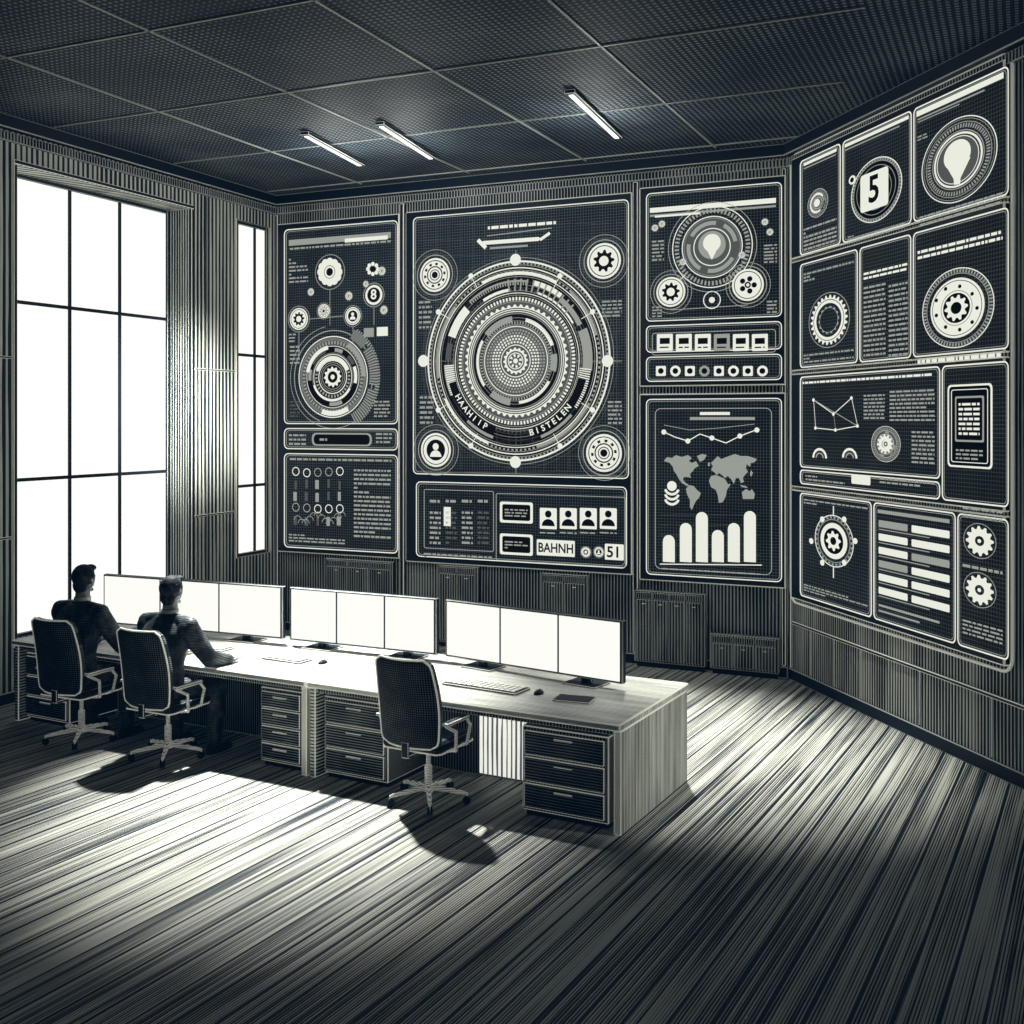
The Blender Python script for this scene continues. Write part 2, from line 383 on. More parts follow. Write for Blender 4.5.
    def text(s,u,v,h,str_,mi=0,L=2,rot=0,sx=1):
        x,z,m=s.P(u,v); vs,fs=textmesh(str_); y=s.y-.002-L*.0022; k=h*m*1.38; c,q=math.cos(rot),math.sin(rot); sx*=s.k
        t=B(*GMATS); t.add([(x+(a*sx*c-b_*q)*k,y,z+(a*sx*q+b_*c)*k) for a,b_ in vs],fs,mi); s.ts.append(t)
    def arctext(s,u,v,r,h,str_,ac,step,mi=0,L=3):
        x,z,m=s.P(u,v); n=len(str_); t=B(*GMATS)
        for i,ch in enumerate(str_):
            a=math.radians(ac+(i-(n-1)/2)*step); vs,fs=textmesh(ch); k=h*m*1.38; rot=a+math.pi/2
            c,q=math.cos(rot),math.sin(rot); X=x+r*m*math.cos(a);Z=z+r*m*math.sin(a); y=s.y-.002-L*.0022
            t.add([(X+(p*c-w*q)*k,y,Z+(p*q+w*c)*k) for p,w in vs],fs,mi)
        s.ts.append(t)
    def badge(s,u,v,r,kind=0,L=1):
        s.ring(u,v,r*1.14,r*1.2,1,L); s.disc(u,v,r,0,L); s.ring(u,v,r*.82,r*.87,3,L+1); 
        if kind==0: s.gear(u,v,r*.62,r*.28,9,r*.16,3,L+1)
        elif kind==1:
            s.ring(u,v,r*.45,r*.52,3,L+1); s.disc(u,v,r*.2,3,L+1); s.ticks(u,v,r*.58,r*.72,10,.4,3,L+1); s.ring(u,v,r*.28,r*.33,3,L+1)
        elif kind==2:
            s.disc(u,v,r*.62,3,L+1); s.disc(u,v-r*.2,r*.2,0,L+2); s.ring(u,v+r*.4,0,r*.38,0,L+2,0,180)
        elif kind==3:
            for a in range(0,360,72): s.disc(u+math.cos(math.radians(a))*r*.4,v+math.sin(math.radians(a))*r*.4,r*.17,3,L+1,12)
            s.ring(u,v,r*.1,r*.2,3,L+1)
def screen(wall,u0,v0,u1,v1,label,subs,draw,thick=.07,fr=1.0):
    S0,z1,_=wall.hit(u0,v0);S1,_,_=wall.hit(u1,v0);_,z0,_=wall.hit(u0,v1)
    t=thing('wall_display',label,'screen',wall.w(S0,z0),wall.rz,'control room wall displays')
    w=S1-S0;h=z1-z0
    b=B(BLACK,EDGE); b.box(0,w,-thick,-.004,0,h,0,.014,1); mk('frame',b,t)
    g=G(wall,S0,z0,-thick,u0)
    for su in subs:
        pts=g.rr(*su,5,u0); y0,y1=-thick-.001,-thick-.012; n=len(pts)
        b=B(SCREENB); b.add([(x,y0,z) for x,z in pts]+[(x,y1,z) for x,z in pts],[list(range(n))[::-1],[n+k for k in range(n)]]+[[k,(k+1)%n,n+(k+1)%n,n+k] for k in range(n)])
        mk('display_panel',b,t)
    g.y=-thick-.012
    for su in subs:
        g.frame(*su,fr,0,0,5,u0); g.frame(su[0]+2.2,su[1]+2.2,su[2]-2.2,su[3]-2.2,.5,1,0,4,u0)
    draw(g)
    mk('display_graphics',g.b,t)
    for q in g.ts: mk('display_lettering',q,t)
    return t
def target(g,u,v,R,L=0,dens=1):
    g.ring(u,v,R*.975,R,0,L,n=60); g.ring(u,v,R*.90,R*.91,1,L); g.ring(u,v,R*.93,R*.94,1,L)
    g.ticks(u,v,R*.80,R*.88,int(60*dens),.45,1,L); g.ring(u,v,R*.745,R*.76,0,L)
    for k in range(7):
        a=random.uniform(0,360); g.ring(u,v,R*.62,R*.71,random.choice((0,1,1,2)),L+1,a,a+random.uniform(18,40))
    g.ring(u,v,R*.58,R*.59,1,L); g.ring(u,v,R*.54,R*.56,0,L); g.ticks(u,v,R*.44,R*.51,int(34*dens),.5,1,L)
    g.ring(u,v,R*.39,R*.415,0,L); g.ring(u,v,R*.34,R*.355,1,L); g.ring(u,v,R*.29,R*.305,1,L); g.gear(u,v,R*.25,R*.14,12,R*.04,0,L); g.disc(u,v,R*.06,0,L)
def dL(g):
    g.rect(289,236,391,242,1,1); g.rect(345,237,388,241,0,2)
    g.rows(290,247,392,251,1,1,1)
    for a in range(0,360,30): g.disc(330+math.cos(math.radians(a))*9,272+math.sin(math.radians(a))*10,4.3,0,1,12)
    g.disc(330,272,9,0,2); g.disc(330,272,4,3,3); g.ring(330,272,6,6.6,3,3); g.ring(330,272,17,17.7,1,0)
    for a in range(0,360,45): g.disc(373+math.cos(math.radians(a))*5,269+math.sin(math.radians(a))*5,2.2,0,1,8)
    g.disc(373,269,3,3,2)
    g.badge(299,319,11,0); g.badge(353,316,9,2); g.badge(324,311,7,1); g.badge(382,271,4,1); g.badge(384,310,4,1); g.badge(349,296,4,1); g.badge(311,292,3.5,1); g.badge(366,284,3,1)
    g.disc(374,295,10,0,1); g.disc(374,295,7.5,3,2); g.text(374,295,10,'8',0,4); g.ring(374,295,11.5,12.3,1,1)
    g.line(330,290,330,325,.7,1); g.line(353,327,353,345,.7,1); g.line(310,319,343,316,.7,1); g.line(299,332,299,355,.7,1); g.line(374,308,374,325,.7,1)
    g.rect(364,328,374,337,1,1); g.rect(377,327,388,336,0,1)
    g.ring(333,377,46,47,1,0,-40,250); g.ring(333,377,51,51.6,1,0,100,300)
    for k,(a,c) in enumerate(((300,345),(350,395),(40,62))): g.ring(333,377,43,53,2,1,a,c); g.ticks(333,377,43,53,14,.4,1,2,a,c)
    g.ticks(333,377,50,55,40,.5,1,0,-60,60)
    g.disc(333,377,40,2,1,48); g.disc(333,377,31,3,2,48)
    target(g,333,377,41,3)
    g.ring(333,377,17,21,0,5,20,160); g.ring(333,377,22,24.5,0,5,200,330); g.ring(333,377,28,32,0,5,100,170); g.ring(333,377,34,39,0,5,250,300); g.ring(333,377,34,39,1,5,0,60)
    g.rows(290,345,300,365,5,1,0); g.rows(374,400,390,418,5,1,0); g.rows(290,400,300,418,5,2,0); g.rows(289,258,308,284,7,1,0); g.rows(289,333,296,343,3,1,0)
def dLs(g): 
    g.rect(312,433,372,446,1,1,5); g.rect(314,434.5,370,444.5,3,2,4); g.rows(320,437,365,442,1,1,3)
    g.rows(289,433,306,446,3,1,0); g.rows(376,432,392,444,3,1)
def dLb(g):
    g.rows(290,457,392,461,1,1,1)
    for i in range(5):
        for j in range(5):
            u=296+i*11; v=472+j*12+random.uniform(-1,1)
            if j in(0,3): g.ring(u,v,3.6,4.5,random.choice((0,1,1)),1,n=14)
            else: g.rect(u-1-random.random()*2,v-4,u+1,v+5,random.choice((2,1,1)),1)
    for k in range(12): g.ring(298+k*4,520+4*math.sin(k),4,4.6,1,2,0,180)
    g.rows(289,533,345,542,3,1,1)
    g.rows(354,468,391,538,16,1,1,.45,.05)
def drawL(g):
    dL(g);dLs(g);dLb(g)
screen(WB,280,225,402,551,'tall dark wall display with small dials, gears and data lists',
       [(284,230,398,424),(284,428,398,449),(284,453,398,547)],drawL)
def drawC(g):
    cu,cv=516,361
    for k in range(17): g.line(420,225+k*15.5,622,225+k*15.5-2,.35,2)
    for k in range(17): g.line(425+k*12,220,425+k*12,470,.35,2)
    g.rows(488,225,556,231,1,0,1,.5); g.line(487,236,552,228,1,1,1); g.rect(482,239,540,243,0,1,2); g.line(478,240,486,248,4,0,1); g.line(540,240,550,233,3,0,1); g.rect(490,246,528,248,1,1)
    g.line(cu,250,cu,474,.6,1,0);g.line(418,cv,622,cv,.6,1,0)
    g.badge(435,275,17,1); g.badge(604,261,18,0); g.badge(436,450,17,2); g.badge(604,453,19,1)
    for x,y,r in ((435,275,25),(604,261,26),(436,450,25),(604,453,27)): g.ring(x,y,r,r+.6,1,0); g.ring(x,y,r-3,r-2.5,2,0)
    g.ring(cu,cv,103,103.6,1,0,n=90); g.ring(cu,cv,107,107.4,2,0,n=90)
    g.disc(cu,cv,100,3,0,64); g.disc(cu,cv,64,2,1,64); g.disc(cu,cv,47,3,2,64); g.disc(cu,cv,36,2,3,48)
    R=lambda r,w,m,L=4: g.ring(cu,cv,r,r+w,m,L,n=90)
    R(98.5,1.9,0);R(95.5,.6,1);R(92.5,1.2,0);R(90.5,.5,1);R(86,.9,0);R(84,.5,1);R(67.5,.8,0);R(65.5,.5,1);R(59,.6,1);R(49,.8,0);R(47,.5,1);R(36,.6,1);R(34,1,0)
    R(70,.4,1);R(73,.4,2);R(76,.4,1);R(79,.4,2);R(40,.4,1);R(43,.4,1)
    g.ticks(cu,cv,96.5,98.2,150,.5,1,4); g.ticks(cu,cv,88,90,120,.5,1,4); g.ticks(cu,cv,69,72,100,.4,2,4)
    for a0,a1,r0,r1,m in ((15,48,87,90,1),(60,115,87,89.5,0),(140,190,87,90,1),(205,250,87,89,0),(285,330,87,90,1)): g.ring(cu,cv,r0,r1,m,5,a0,a1)
    for a in range(0,360,90):
        x=cu+math.cos(math.radians(a))*92; y=cv+math.sin(math.radians(a))*101
        g.disc(x,y,6,0,7,20)
    for a in range(30,360,30):
        if a%90: g.disc(cu+math.cos(math.radians(a))*89,cv+math.sin(math.radians(a))*98,2.8,0,7,12); g.line(cu+math.cos(math.radians(a))*76,cv+math.sin(math.radians(a))*84,cu+math.cos(math.radians(a))*89,cv+math.sin(math.radians(a))*98,.7,0,6)
    for a0,a1,r0,r1,m in ((80,130,76,81,1),(135,160,72,81,0),(165,178,73,79,2),(182,205,71,81,1),(-8,22,72,82,1),(-35,-12,68,81,2),(26,50,74,79,1),(52,76,77,82,0),(-70,-42,79,82,1),(228,252,79,82,1),(95,120,70,73,0),(30,70,70,72,0)):
        g.ring(cu,cv,r0,r1,m,5,a0,a1)
    g.ticks(cu,cv,69,81,18,.5,0,6,-36,-6); g.ticks(cu,cv,69,80,14,.5,0,6,182,206); g.ticks(cu,cv,74,79,24,.5,3,6,80,130); g.ticks(cu,cv,70,82,12,.25,1,6,40,100)
    g.ticks(cu,cv,60.5,64,110,.5,0,4)
    g.gear(cu,cv,56.5,51,52,2.4,0,4); g.ring(cu,cv,52,53,3,5)
    for a0,a1,r0,r1,m in ((20,75,40,44,0),(95,140,39,45,1),(150,215,41,44,0),(230,262,38,45,1),(275,330,40,43,0),(-15,8,38,45,1)):
        g.ring(cu,cv,r0,r1,m,4,a0,a1)
    g.ticks(cu,cv,37,39.5,80,.5,1,5)
    for a0,a1 in ((196,252),(286,345)): g.ring(cu,cv,69.5,78,3,7,a0,a1)
    g.arctext(cu,cv,73.5,6.2,'HAAHIIP',226,5.6,0,8); g.arctext(cu,cv,73.5,6.2,'BISTELEN',302,5.2,0,8)
    for r,n in ((31,60),(28,54),(25,48),(22,42),(19,36)): g.ticks(cu,cv,r-1,r+1,n,.6,0 if r<27 else 1,5)
    g.ring(cu,cv,15.5,16.5,0,5); g.gear(cu,cv,13.5,10,16,1.8,0,5); g.ring(cu,cv,7.5,8.5,0,5); g.ticks(cu,cv,4,7,8,.5,0,5); g.disc(cu,cv,2.6,0,5,16)
    g.rows(419,300,432,330,6,1,1); g.rows(602,300,622,318,5,1,1); g.rows(420,395,434,425,6,1,1); g.rows(608,400,622,425,6,1,1)
    g.frame(424,490,494,550,.7,1,1,2); g.frame(496,495,626,564,.7,1,1,2)
    for i in range(4): 
        g.rows(430+i*16,498,440+i*16,504,1,1,2); g.rows(430+i*16,510,441+i*16,545,7,2 if i%2 else 1,2)
    g.rect(444,507,451,526,0,2); g.rows(424,552,492,558,2,1,1)
    for v in (502,534):
        g.rect(500,v,533,v+21,0,1,2); g.rect(502.5,v+2.5,530.5,v+18.5,3,2,2); g.rows(505,v+6,528,v+15,3,1,3)
    for i in range(4):
        u=540+i*20; g.rect(u,508,u+17,529,0,2,1); g.disc(u+8.5,514,3.6,3,3,12); g.ring(u+8.5,526,0,7,3,3,0,180)
        g.rows(u,531,u+17,534,1,1,2)
    g.rect(537,540,575,556,0,2,1); g.text(556,548.5,9.5,'BAHNH',3,4,0,.85)
    g.badge(586,552,5,0,2); g.badge(599,552,5,2,2); g.rect(605,544,624,560,0,2,1); g.text(614,552.5,11,'51',3,4)
screen(WB,408,213,634,561,'large central wall display with a giant circular gauge',
       [(413,218,629,474),(416,481,627,556)],drawC)
def drawR1(g):
    g.rect(650,203,776,208,0,1); g.rect(650,210,776,212,1,1); g.rect(655,214,700,216,0,2)
    g.ring(712,247,44.5,45.2,1,1); g.ring(712,247,40,41,0,1); g.ticks(712,247,34,38.5,60,.5,1,1); g.disc(712,247,31,2,0,40); g.ring(712,247,30,31,0,1); g.ring(712,247,28.4,28.8,1,1)
    for a0,a1 in((10,60),(80,150),(170,240),(260,330)): g.ring(712,247,22,26,1,1,a0,a1)
    g.ring(712,247,18,19,0,1); g.disc(712,245,14,1,1); g.disc(712,243,9,0,2); g.shape([(706,248),(718,248),(712,260)],0,2)
    g.badge(671,292,15,0,3); g.badge(748,285,16,3,3); g.ring(712,300,8,9,0,1); g.disc(712,300,3,0,1)
    for x,y,r in ((671,292,21),(748,285,22)): g.ring(x,y,r,r+.6,1,0)
    for u,v in ((655,228),(662,224),(765,222),(770,232),(683,262),(742,255)): g.badge(u,v,3.2,1)
    g.line(688,272,680,280,1,0); g.line(735,270,742,275,1,0); g.line(671,310,748,305,.7,1)
    g.rows(652,306,662,318,4,1); g.rows(767,300,777,314,4,1); g.rows(652,240,664,262,6,1); g.rows(764,244,777,264,6,1)
    g.frame(652,331,776,354,.8,1,1,3)
    for i in range(6):
        u=657+i*19; g.rect(u,334,u+16,351,0 if i!=3 else 1,2,1); g.rect(u+3,338,u+13,344,3,3); g.rows(u+3,346,u+13,349,1,3,3)
    for i in range(8):
        u=661+i*14.5; g.disc(u,371,5.5,0 if i%3 else 1,1,16) if i%2 else g.rect(u-5,366,u+5,376,0,1,1); g.disc(u,371,3,3,2,10)
screen(WB,641,189,787,387,'upper wall display with a location dial and icon row',
       [(646,194,782,322),(646,326,782,353),(646,357,782,382)],drawR1)
def drawR2(g):
    g.frame(655,408,772,572,.8,1,1,6)
    g.rect(690,417,755,420,1,1); g.rect(700,412,730,415,0,1)
    g.pl([(664,432),(675,437),(688,441),(700,434),(712,438),(726,443),(740,436),(756,430)],1.0,0,1)
    for p in ((664,432),(688,441),(712,438),(740,436),(757,430)): g.disc(*p,2.6,0,2,12)
    g.pl([(664,425),(690,430),(720,428),(755,424)],.6,1,1)
    for pts in ([(664,461),(667,457),(672,458),(676,455),(682,457),(688,455),(692,458),(689,461),(692,463),(696,461),(699,466),(695,468),(693,471),(690,474),(691,478),(688,477),(684,477),(683,480),(686,483),(689,485),(687,486),(682,483),(679,479),(677,475),(674,471),(673,467),(670,463)],
                [(689,485),(694,486),(697,490),(701,493),(699,498),(696,501),(694,505),(692,510),(690,507),(690,500),(687,494),(686,489)],[(697,456),(702,454),(707,455),(704,460),(700,462)],
                [(711,470),(713,466),(711,463),(715,459),(718,456),(721,459),(724,458),(729,456),(735,454),(741,456),(748,456),(757,459),(755,462),(751,463),(750,467),(747,464),(746,468),(748,472),(745,475),(743,478),(744,482),(741,483),(739,478),(736,478),(734,484),(731,479),(728,476),(725,478),(722,475),(719,473),(717,475),(714,472)],
                [(711,476),(716,475),(721,477),(725,479),(728,484),(731,484),(727,490),(726,496),(723,502),(719,503),(718,496),(716,490),(711,487),(709,481)],
                [(742,492),(746,489),(750,491),(752,489),(755,494),(754,499),(749,499),(743,499)],[(751,470),(753,473),(751,477),(750,474)],[(708,463),(710,462),(710,466),(708,466)],[(740,485),(746,486),(748,488),(742,487)]): g.shape(pts,1,1)
    for k in range(3): g.ring(672,487+k*5,6,8.5,0,2,200,340)
    g.disc(672,486,5,0,2,16)
    for u,t in ((663,535),(680,523),(696,512),(712,530),(728,523),(744,511)):
        g.rect(u,t+6,u+12,562,0,2); g.ring(u+6,t+6,0,6,0,2,0,180)
    g.line(660,564,762,565,1,0,2); g.rows(662,567,760,570,1,1,1)
    for k in range(5): g.line(660,515+k*10,760,515+k*10,.4,2,1)
screen(WB,641,394,787,579,'lower wall display with world map and bar chart',[(646,399,782,574)],drawR2)
RF=797
def bar(g,u0,v0,u1,v1,mi=1,L=1,rad=0): g.rect(u0,v0,u1,v1,mi,L,rad,RF)
def dr1(g):
    bar(g,804,166.5,837,169.5,0); bar(g,845,166.5,909,169.5,0); bar(g,917,166.5,1004,171,0); bar(g,804,171.5,836,172.7,1); bar(g,845,171.5,900,172.7,1); bar(g,918,173,985,174.2,1); bar(g,918,175.5,960,176.3,1)
    target(g,818,203,14,1,.6); g.ring(818,203,8,10,0,4,30,300); g.disc(818,203,4,0,5,16); g.rows(804,228,837,252,6,1,1,.5,.1)
    g.disc(876,190,32,2,0,48); g.disc(876,190,28,3,0.5,48); g.ring(876,190,31,32,0,1,n=60); g.ring(876,190,28,28.6,1,1); g.ticks(876,190,28.8,30.8,56,.5,1,1); g.ring(876,190,24,24.6,1,1); g.ring(876,190,19,19.6,1,1)
    g.rect(861,171,889,209,0,2,4); g.text(875,190,27,'5',3,5,0,.8)
    g.disc(853,180,4.5,0,3,14); g.disc(853,180,2.5,3,4,14)
    g.rows(848,236,905,245,3,1,1)
    g.ring(958,160,41,42,0,1,n=64); g.ring(958,160,39,39.5,1,1); g.ring(958,160,36,36.7,1,1); g.ticks(958,160,31,35,70,.5,1,1); g.ring(958,160,25,27,0,1); g.ring(958,160,28,29,1,1)
    g.disc(958,160,24,2,1,40); g.ring(958,160,22.6,23.4,0,2)
    g.disc(958,155,15,0,3,40); g.shape([(944.5,162),(971.5,157),(961.5,178),(961,184),(955,185),(954.5,179)],0,3)
    g.rows(920,216,1003,227,3,1,1,.5,.05); g.rows(918,136,928,142,2,1,1)
screen(WR,797,160,1012,260,'wide wall display with numbered badge and balloon dial',
       [(800,163,841,257),(842.5,163,912,257),(913.5,163,1009,257)],dr1,fr=1.2)
def dr2(g):
    g.rows(804,273,854,283,3,1,1,.5); g.gear(829,320,25,17,26,3,0,1); g.ring(829,320,27,27.8,1,1); g.gear(829,320,14,12,14,1.5,1,1); g.ring(829,320,20,20.7,3,2)
    g.rows(804,354,854,364,3,1,1)
    g.rows(864,272,908,281,2,0,1,.5,.05); g.rows(864,286,886,358,15,1,1,.42,.05); g.rows(889,284,908,358,15,1,1,.42,.05)
    g.rows(918,250,1003,261,2,0,1,.5,.05); g.ring(957,308,39,40,0,1,n=60); g.ring(957,308,34,34.7,1,1); g.disc(957,308,30,0,1,48); g.ring(957,308,27,27.7,3,2); g.disc(957,308,15,3,2,32); g.gear(957,308,13,6,10,3,0,3); g.ring(957,308,17,17.5,3,2)
    for a in range(0,360,40): g.disc(957+math.cos(math.radians(a))*21,308+math.sin(math.radians(a))*22,2,3,3,10)
    g.ticks(957,308,35,38.5,70,.5,1,1); g.rows(918,359,1002,365,1,0,1,.6,.05)
screen(WR,797,262.5,1012,371.5,'wide wall display with white gear ring, text list and wheel dial',
       [(800,265.5,858,368.5),(859.5,265.5,911.5,368.5),(913,265.5,1009,368.5)],dr2,fr=1.2)
def dr3(g):
    g.rows(803,381,932,385,1,0,1,.5,.0)
    pts=[(814,400),(834,414),(852,398),(858,426),(836,430),(816,428)]
    g.pl(pts+[pts[0]],.9,0,1); g.line(814,400,858,426,.8,1,1); g.line(834,414,836,430,.7,1,1)
    for p in pts: g.disc(*p,1.8,0,2,10)
    g.rows(864,394,885,420,7,1,1)
    g.ring(820,458,7.5,10,0,1,0,180); g.ring(820,458,4,5.5,1,1,0,180); g.ring(850,458,7.5,10,0,1,0,180); g.ring(850,458,4,5.5,1,1,0,180)
    g.disc(886,444,17,2,0,40); target(g,886,444,18,1,.6); g.gear(886,444,10,4,12,2.5,0,4)
    g.rows(890,390,935,422,8,1,1,.45,.1); g.rows(912,430,935,464,8,1,1)
    g.rect(948,384,993,468,0,1,5); g.rect(949.8,386,991.2,466,3,2,4); g.frame(952,389,989,463,.8,0,3,3); g.rect(956,396,985,442,1,3,2); g.rect(957.5,398,983.5,440,3,4,2); g.rows(960,402,981,436,7,0,5,.5,.2); g.rows(957,448,984,460,3,1,4)
    g.rect(852,475,871,484.5,0,2,2); g.rect(854,477,869,482.5,0,3,1); g.rows(806,474,845,481,2,1,1); g.rows(880,476,935,484,2,1,1)
screen(WR,797,374,1012,486.5,'wide wall display with network diagram and handheld device picture',
       [(800,377,940.5,467),(942,377,1009,483.5),(800,469,940.5,483.5)],dr3,fr=1.2)
def dr4(g):
    g.ring(834,541,25,26,0,1); g.ring(834,541,21,21.8,1,1); g.disc(834,541,18,0,1,32); g.disc(834,541,13,3,2,32); g.gear(834,541,10,4,8,2.5,0,3); g.ticks(834,541,22.5,24.5,30,.5,1,1)
    for a in range(0,360,60): g.disc(834+22*math.cos(math.radians(a)),541+25*math.sin(math.radians(a)),3,0,3,12)
    g.line(834,506,834,516,2,0,2); g.line(834,567,834,578,2,0,2)
    g.rows(804,583,868,591,3,1,1); g.rows(804,498,868,504,2,1,1)
    bar(g,878,498,950,501,1); 
    for i in range(6):
        z=507+i*11.6; g.rect(879,z,908,z+6,1 if i in(0,3) else 0,1,1,RF); g.rect(912,z,950,z+6,0 if i!=2 else 1,1,1,RF); g.rect(879,z+7.6,930,z+8.4,1,1,0,RF)
    bar(g,879,580,940,582,1); bar(g,879,585,920,586.5,1)
    for v in (541,590):
        g.gear(980,v,15,5,12,3,0,1); g.ring(980,v,17,17.7,1,1); g.disc(980,v,2,0,2,12)
    g.rows(963,506,1003,517,3,1,1); g.rows(963,562,1003,568,1,1,1); g.rows(963,618,1003,634,4,1,1)
screen(WR,797,489,1012,597.5,'wide wall display with crosshair dial, white table rows and gears',
       [(800,492,872,594.5),(873.5,492,956,594.5),(957.5,492,1009,594.5)],dr4,fr=1.2)
S0,z1,_=WR.hit(793.5,157);S1,_,_=WR.hit(1016,157);_,z0,_=WR.hit(793.5,601)
t=thing('display_surround','slim bright border strip around a bank of four displays','frame',WR.w(S0,z0),WR.rz)
b=B(EDGE); w=S1-S0;h=z1-z0;r=.12;pts=[]
for cx,cz,a in ((w-r,r,-90),(w-r,h-r,0),(r,h-r,90),(r,r,180)):
    for k in range(6): q=math.radians(a+k*18); pts.append((cx+r*math.cos(q),-.03,cz+r*math.sin(q)))
b.tube(pts+[pts[0]],.013,0,8); mk('border_strip',b,t)
# ------------------------------------------------ low cabinets on the back wall
def cabinet(u0,u1,h,nd,label,D=.09,M1=DIMEDGE):
    S0,_,_=WB.hit(u0,600);S1,_,_=WB.hit(u1,600); w=S1-S0
    t=thing('low_cabinet',label,'cabinet',WB.w(S0,0,-.035),WB.rz,'low cabinets under the wall displays')
    b=B(CABM,M1,BLACK); b.box(0,w,-D,0,.06,h,0,.008,1); b.box(.02,w-.02,-D+.03,-.01,.001,.06,2); mk('body',b,t)
    dw=(w-.04)/nd
    for i in range(nd):
        x=.02+i*dw; b=B(CABM,M1); b.box(x+.006,x+dw-.006,-D-.018,-D-.001,.09,h-.10,0,.005,1); d=mk('door',b,t)
        b=B(METAL); b.box(x+dw*.5-.02,x+dw*.5+.02,-D-.032,-D-.019,h-.15,h-.14,0,.003); mk('handle',b,d)
        b=B(DESKFRONT,M1); b.box(x+.006,x+dw-.006,-D-.014,-D-.001,h-.09,h-.02,0,.004,1); dd=mk('drawer',b,t)
cabinet(329,396,1.00,3,'low dark wood cabinet with three doors',.05)
cabinet(441,481,1.00,2,'low dark wood cabinet with two doors',.05)
cabinet(544,590,.98,2,'low dark wood cabinet with two doors',.05)
cabinet(638,708,.86,4,'low dark wood cabinet with four doors',.10)
cabinet(713,781,.44,3,'knee-high dark wood cabinet with three doors',.10)
# ------------------------------------------------ desks
P0=Vector((.715,7.40)); U=Vector((-.879,.476)).normalized(); V=Vector((U.y,-U.x))
def DP(t,v,z=0): p=P0+U*t+V*v; return (p.x,p.y,z)
DZ=.75; DEP=1.36
def desk(t0,t1,label):
    L=t1-t0; d=thing('desk',label,'desk',DP(t0,0),TH,'long run of desks')
    b=B(DESKTOP,EDGE); b.box(-L,0,0,DEP,DZ-.05,DZ,0,.010,1); mk('worktop',b,d)
    b=B(DESKSIDE,EDGE); b.box(-.06,-.004,.03,DEP-.03,.001,DZ-.052,0,.008,1); mk('side_panel',b,d)
    b=B(DESKDIV,EDGE); b.box(-L+.004,-L+.06,.03,DEP-.03,.001,DZ-.052,0,.008,1); mk('side_panel',b,d)
    b=B(DESKFRONT,DIMEDGE); b.box(-L+.065,-.065,.70,.73,.002,DZ-.052,0,.006,1); mk('modesty_panel',b,d)
    b=B(DESKFRONT,DIMEDGE); b.box(-L+.065,-.065,.045,.065,DZ-.088,DZ-.053,0,.005,1); mk('apron',b,d)
    return d
d1=desk(0,2.62,'long office desk with pale worktop and hatched wood sides')
b=B(MODESTYGLOW,EDGE); b.box(-1.46,-1.06,.66,.69,.03,DZ-.06,0,.004,1); q=mk('reeded_panel',b,d1); q['label']='vertically reeded panel, bright by its own glow'
desk(2.64,6.05,'long office desk where two men in suits sit working')
def pedestal(t0,t1,n,label):
    w=t1-t0; h=DZ-.12; D=.56
    p=thing('drawer_pedestal',label,'drawer unit',DP(t0,.09),TH,'drawer units under the desks')
    b=B(DESKFRONT,EDGE,BLACK); b.box(-w,0,0,D,.04,h,0,.008,1); b.box(-w+.02,-.02,.03,D-.03,.001,.04,2); mk('body',b,p)
    z=.06; dh=(h-.08)/n
    for i in range(n):
        b=B(DRAWM,EDGE); b.box(-w+.025,-.025,-.022,-.001,z+.006,z+dh-.006,0,.006,1); d=mk('drawer',b,p)
        b=B(METAL); b.box(-w*.5-.07,-w*.5+.07,-.036,-.023,z+dh-.05,z+dh-.038,0,.003); mk('handle',b,d)
        z+=dh
pedestal(.12,.78,3,'dark three-drawer unit under the desk end')
pedestal(1.92,2.52,3,'dark three-drawer unit beside the desk divider')
pedestal(2.72,3.16,4,'narrow four-drawer unit beside the desk divider')
pedestal(5.38,5.96,3,'dark three-drawer unit under the far desk end')
# ------------------------------------------------ monitors
def monitor(ta,va,tb,vb,label):
    a=Vector(DP(ta,va)[:2]);c=Vector(DP(tb,vb)[:2])
    d=a-c; L=d.length; mid=(a+c)/2
    m=thing('triple_monitor',label,'monitor',(mid.x,mid.y,DZ+.001),math.atan2(d.y,d.x),'white-screened desk monitors')
    b=B(BLACK,DIMEDGE); b.box(-L/2,L/2,-.02,.035,.05,.525,0,.008,1); mk('bezel',b,m)
    w=(L-.03)/3
    for i in range(3):
        x=-L/2+.015+i*w; b=B(MON); b.box(x+.008,x+w-.008,-.026,-.021,.068,.508,0,.002); mk('screen',b,m)
    for x in (-L*.28,L*.30):
        b=B(BLACK,METAL); b.box(x-.035,x+.035,.036,.06,.012,.25,0,.004,1); b.box(x-.15,x+.15,-.10,.13,0,.014,0,.005,1)
        b.box(x-.03,x+.03,-.01,.05,.012,.05,0); mk('stand',b,m)
monitor(.34,.88,2.03,1.10,'wide three-panel monitor with blank white screens on the desk')
monitor(2.12,1.10,3.62,1.02,'wide three-panel monitor with blank white screens on the desk')
monitor(3.70,1.02,5.76,.82,'wide three-panel monitor facing the two seated men')
def keyboard(t,v,w,d,rz,label):
    k=thing('keyboard',label,'keyboard',DP(t,v,DZ+.001),TH+rz,'keyboards on the desks')
    b=B(BLACK,EDGE); b.box(-w/2,w/2,-d/2,d/2,0,.018,0,.004,1); mk('body',b,k)
    b=B(METAL)
    for r in range(4):
        for c in range(13):
            x=-w/2+.02+(c+.5)*(w-.04)/13; y=-d/2+.015+(r+.5)*(d-.03)/4
            b.box(x-w/36,x+w/36,y-d/13,y+d/13,.0185,.026)
    mk('key_field',b,k)
keyboard(1.30,.48,.66,.22,-.06,'wide light-keyed keyboard lying on the desk')
keyboard(3.25,.52,.42,.17,-.05,'keyboard lying near the seated man')
keyboard(4.15,.56,.42,.17,0,'keyboard under the hands of a seated man')
keyboard(5.10,.60,.42,.17,0,'keyboard before the seated man')
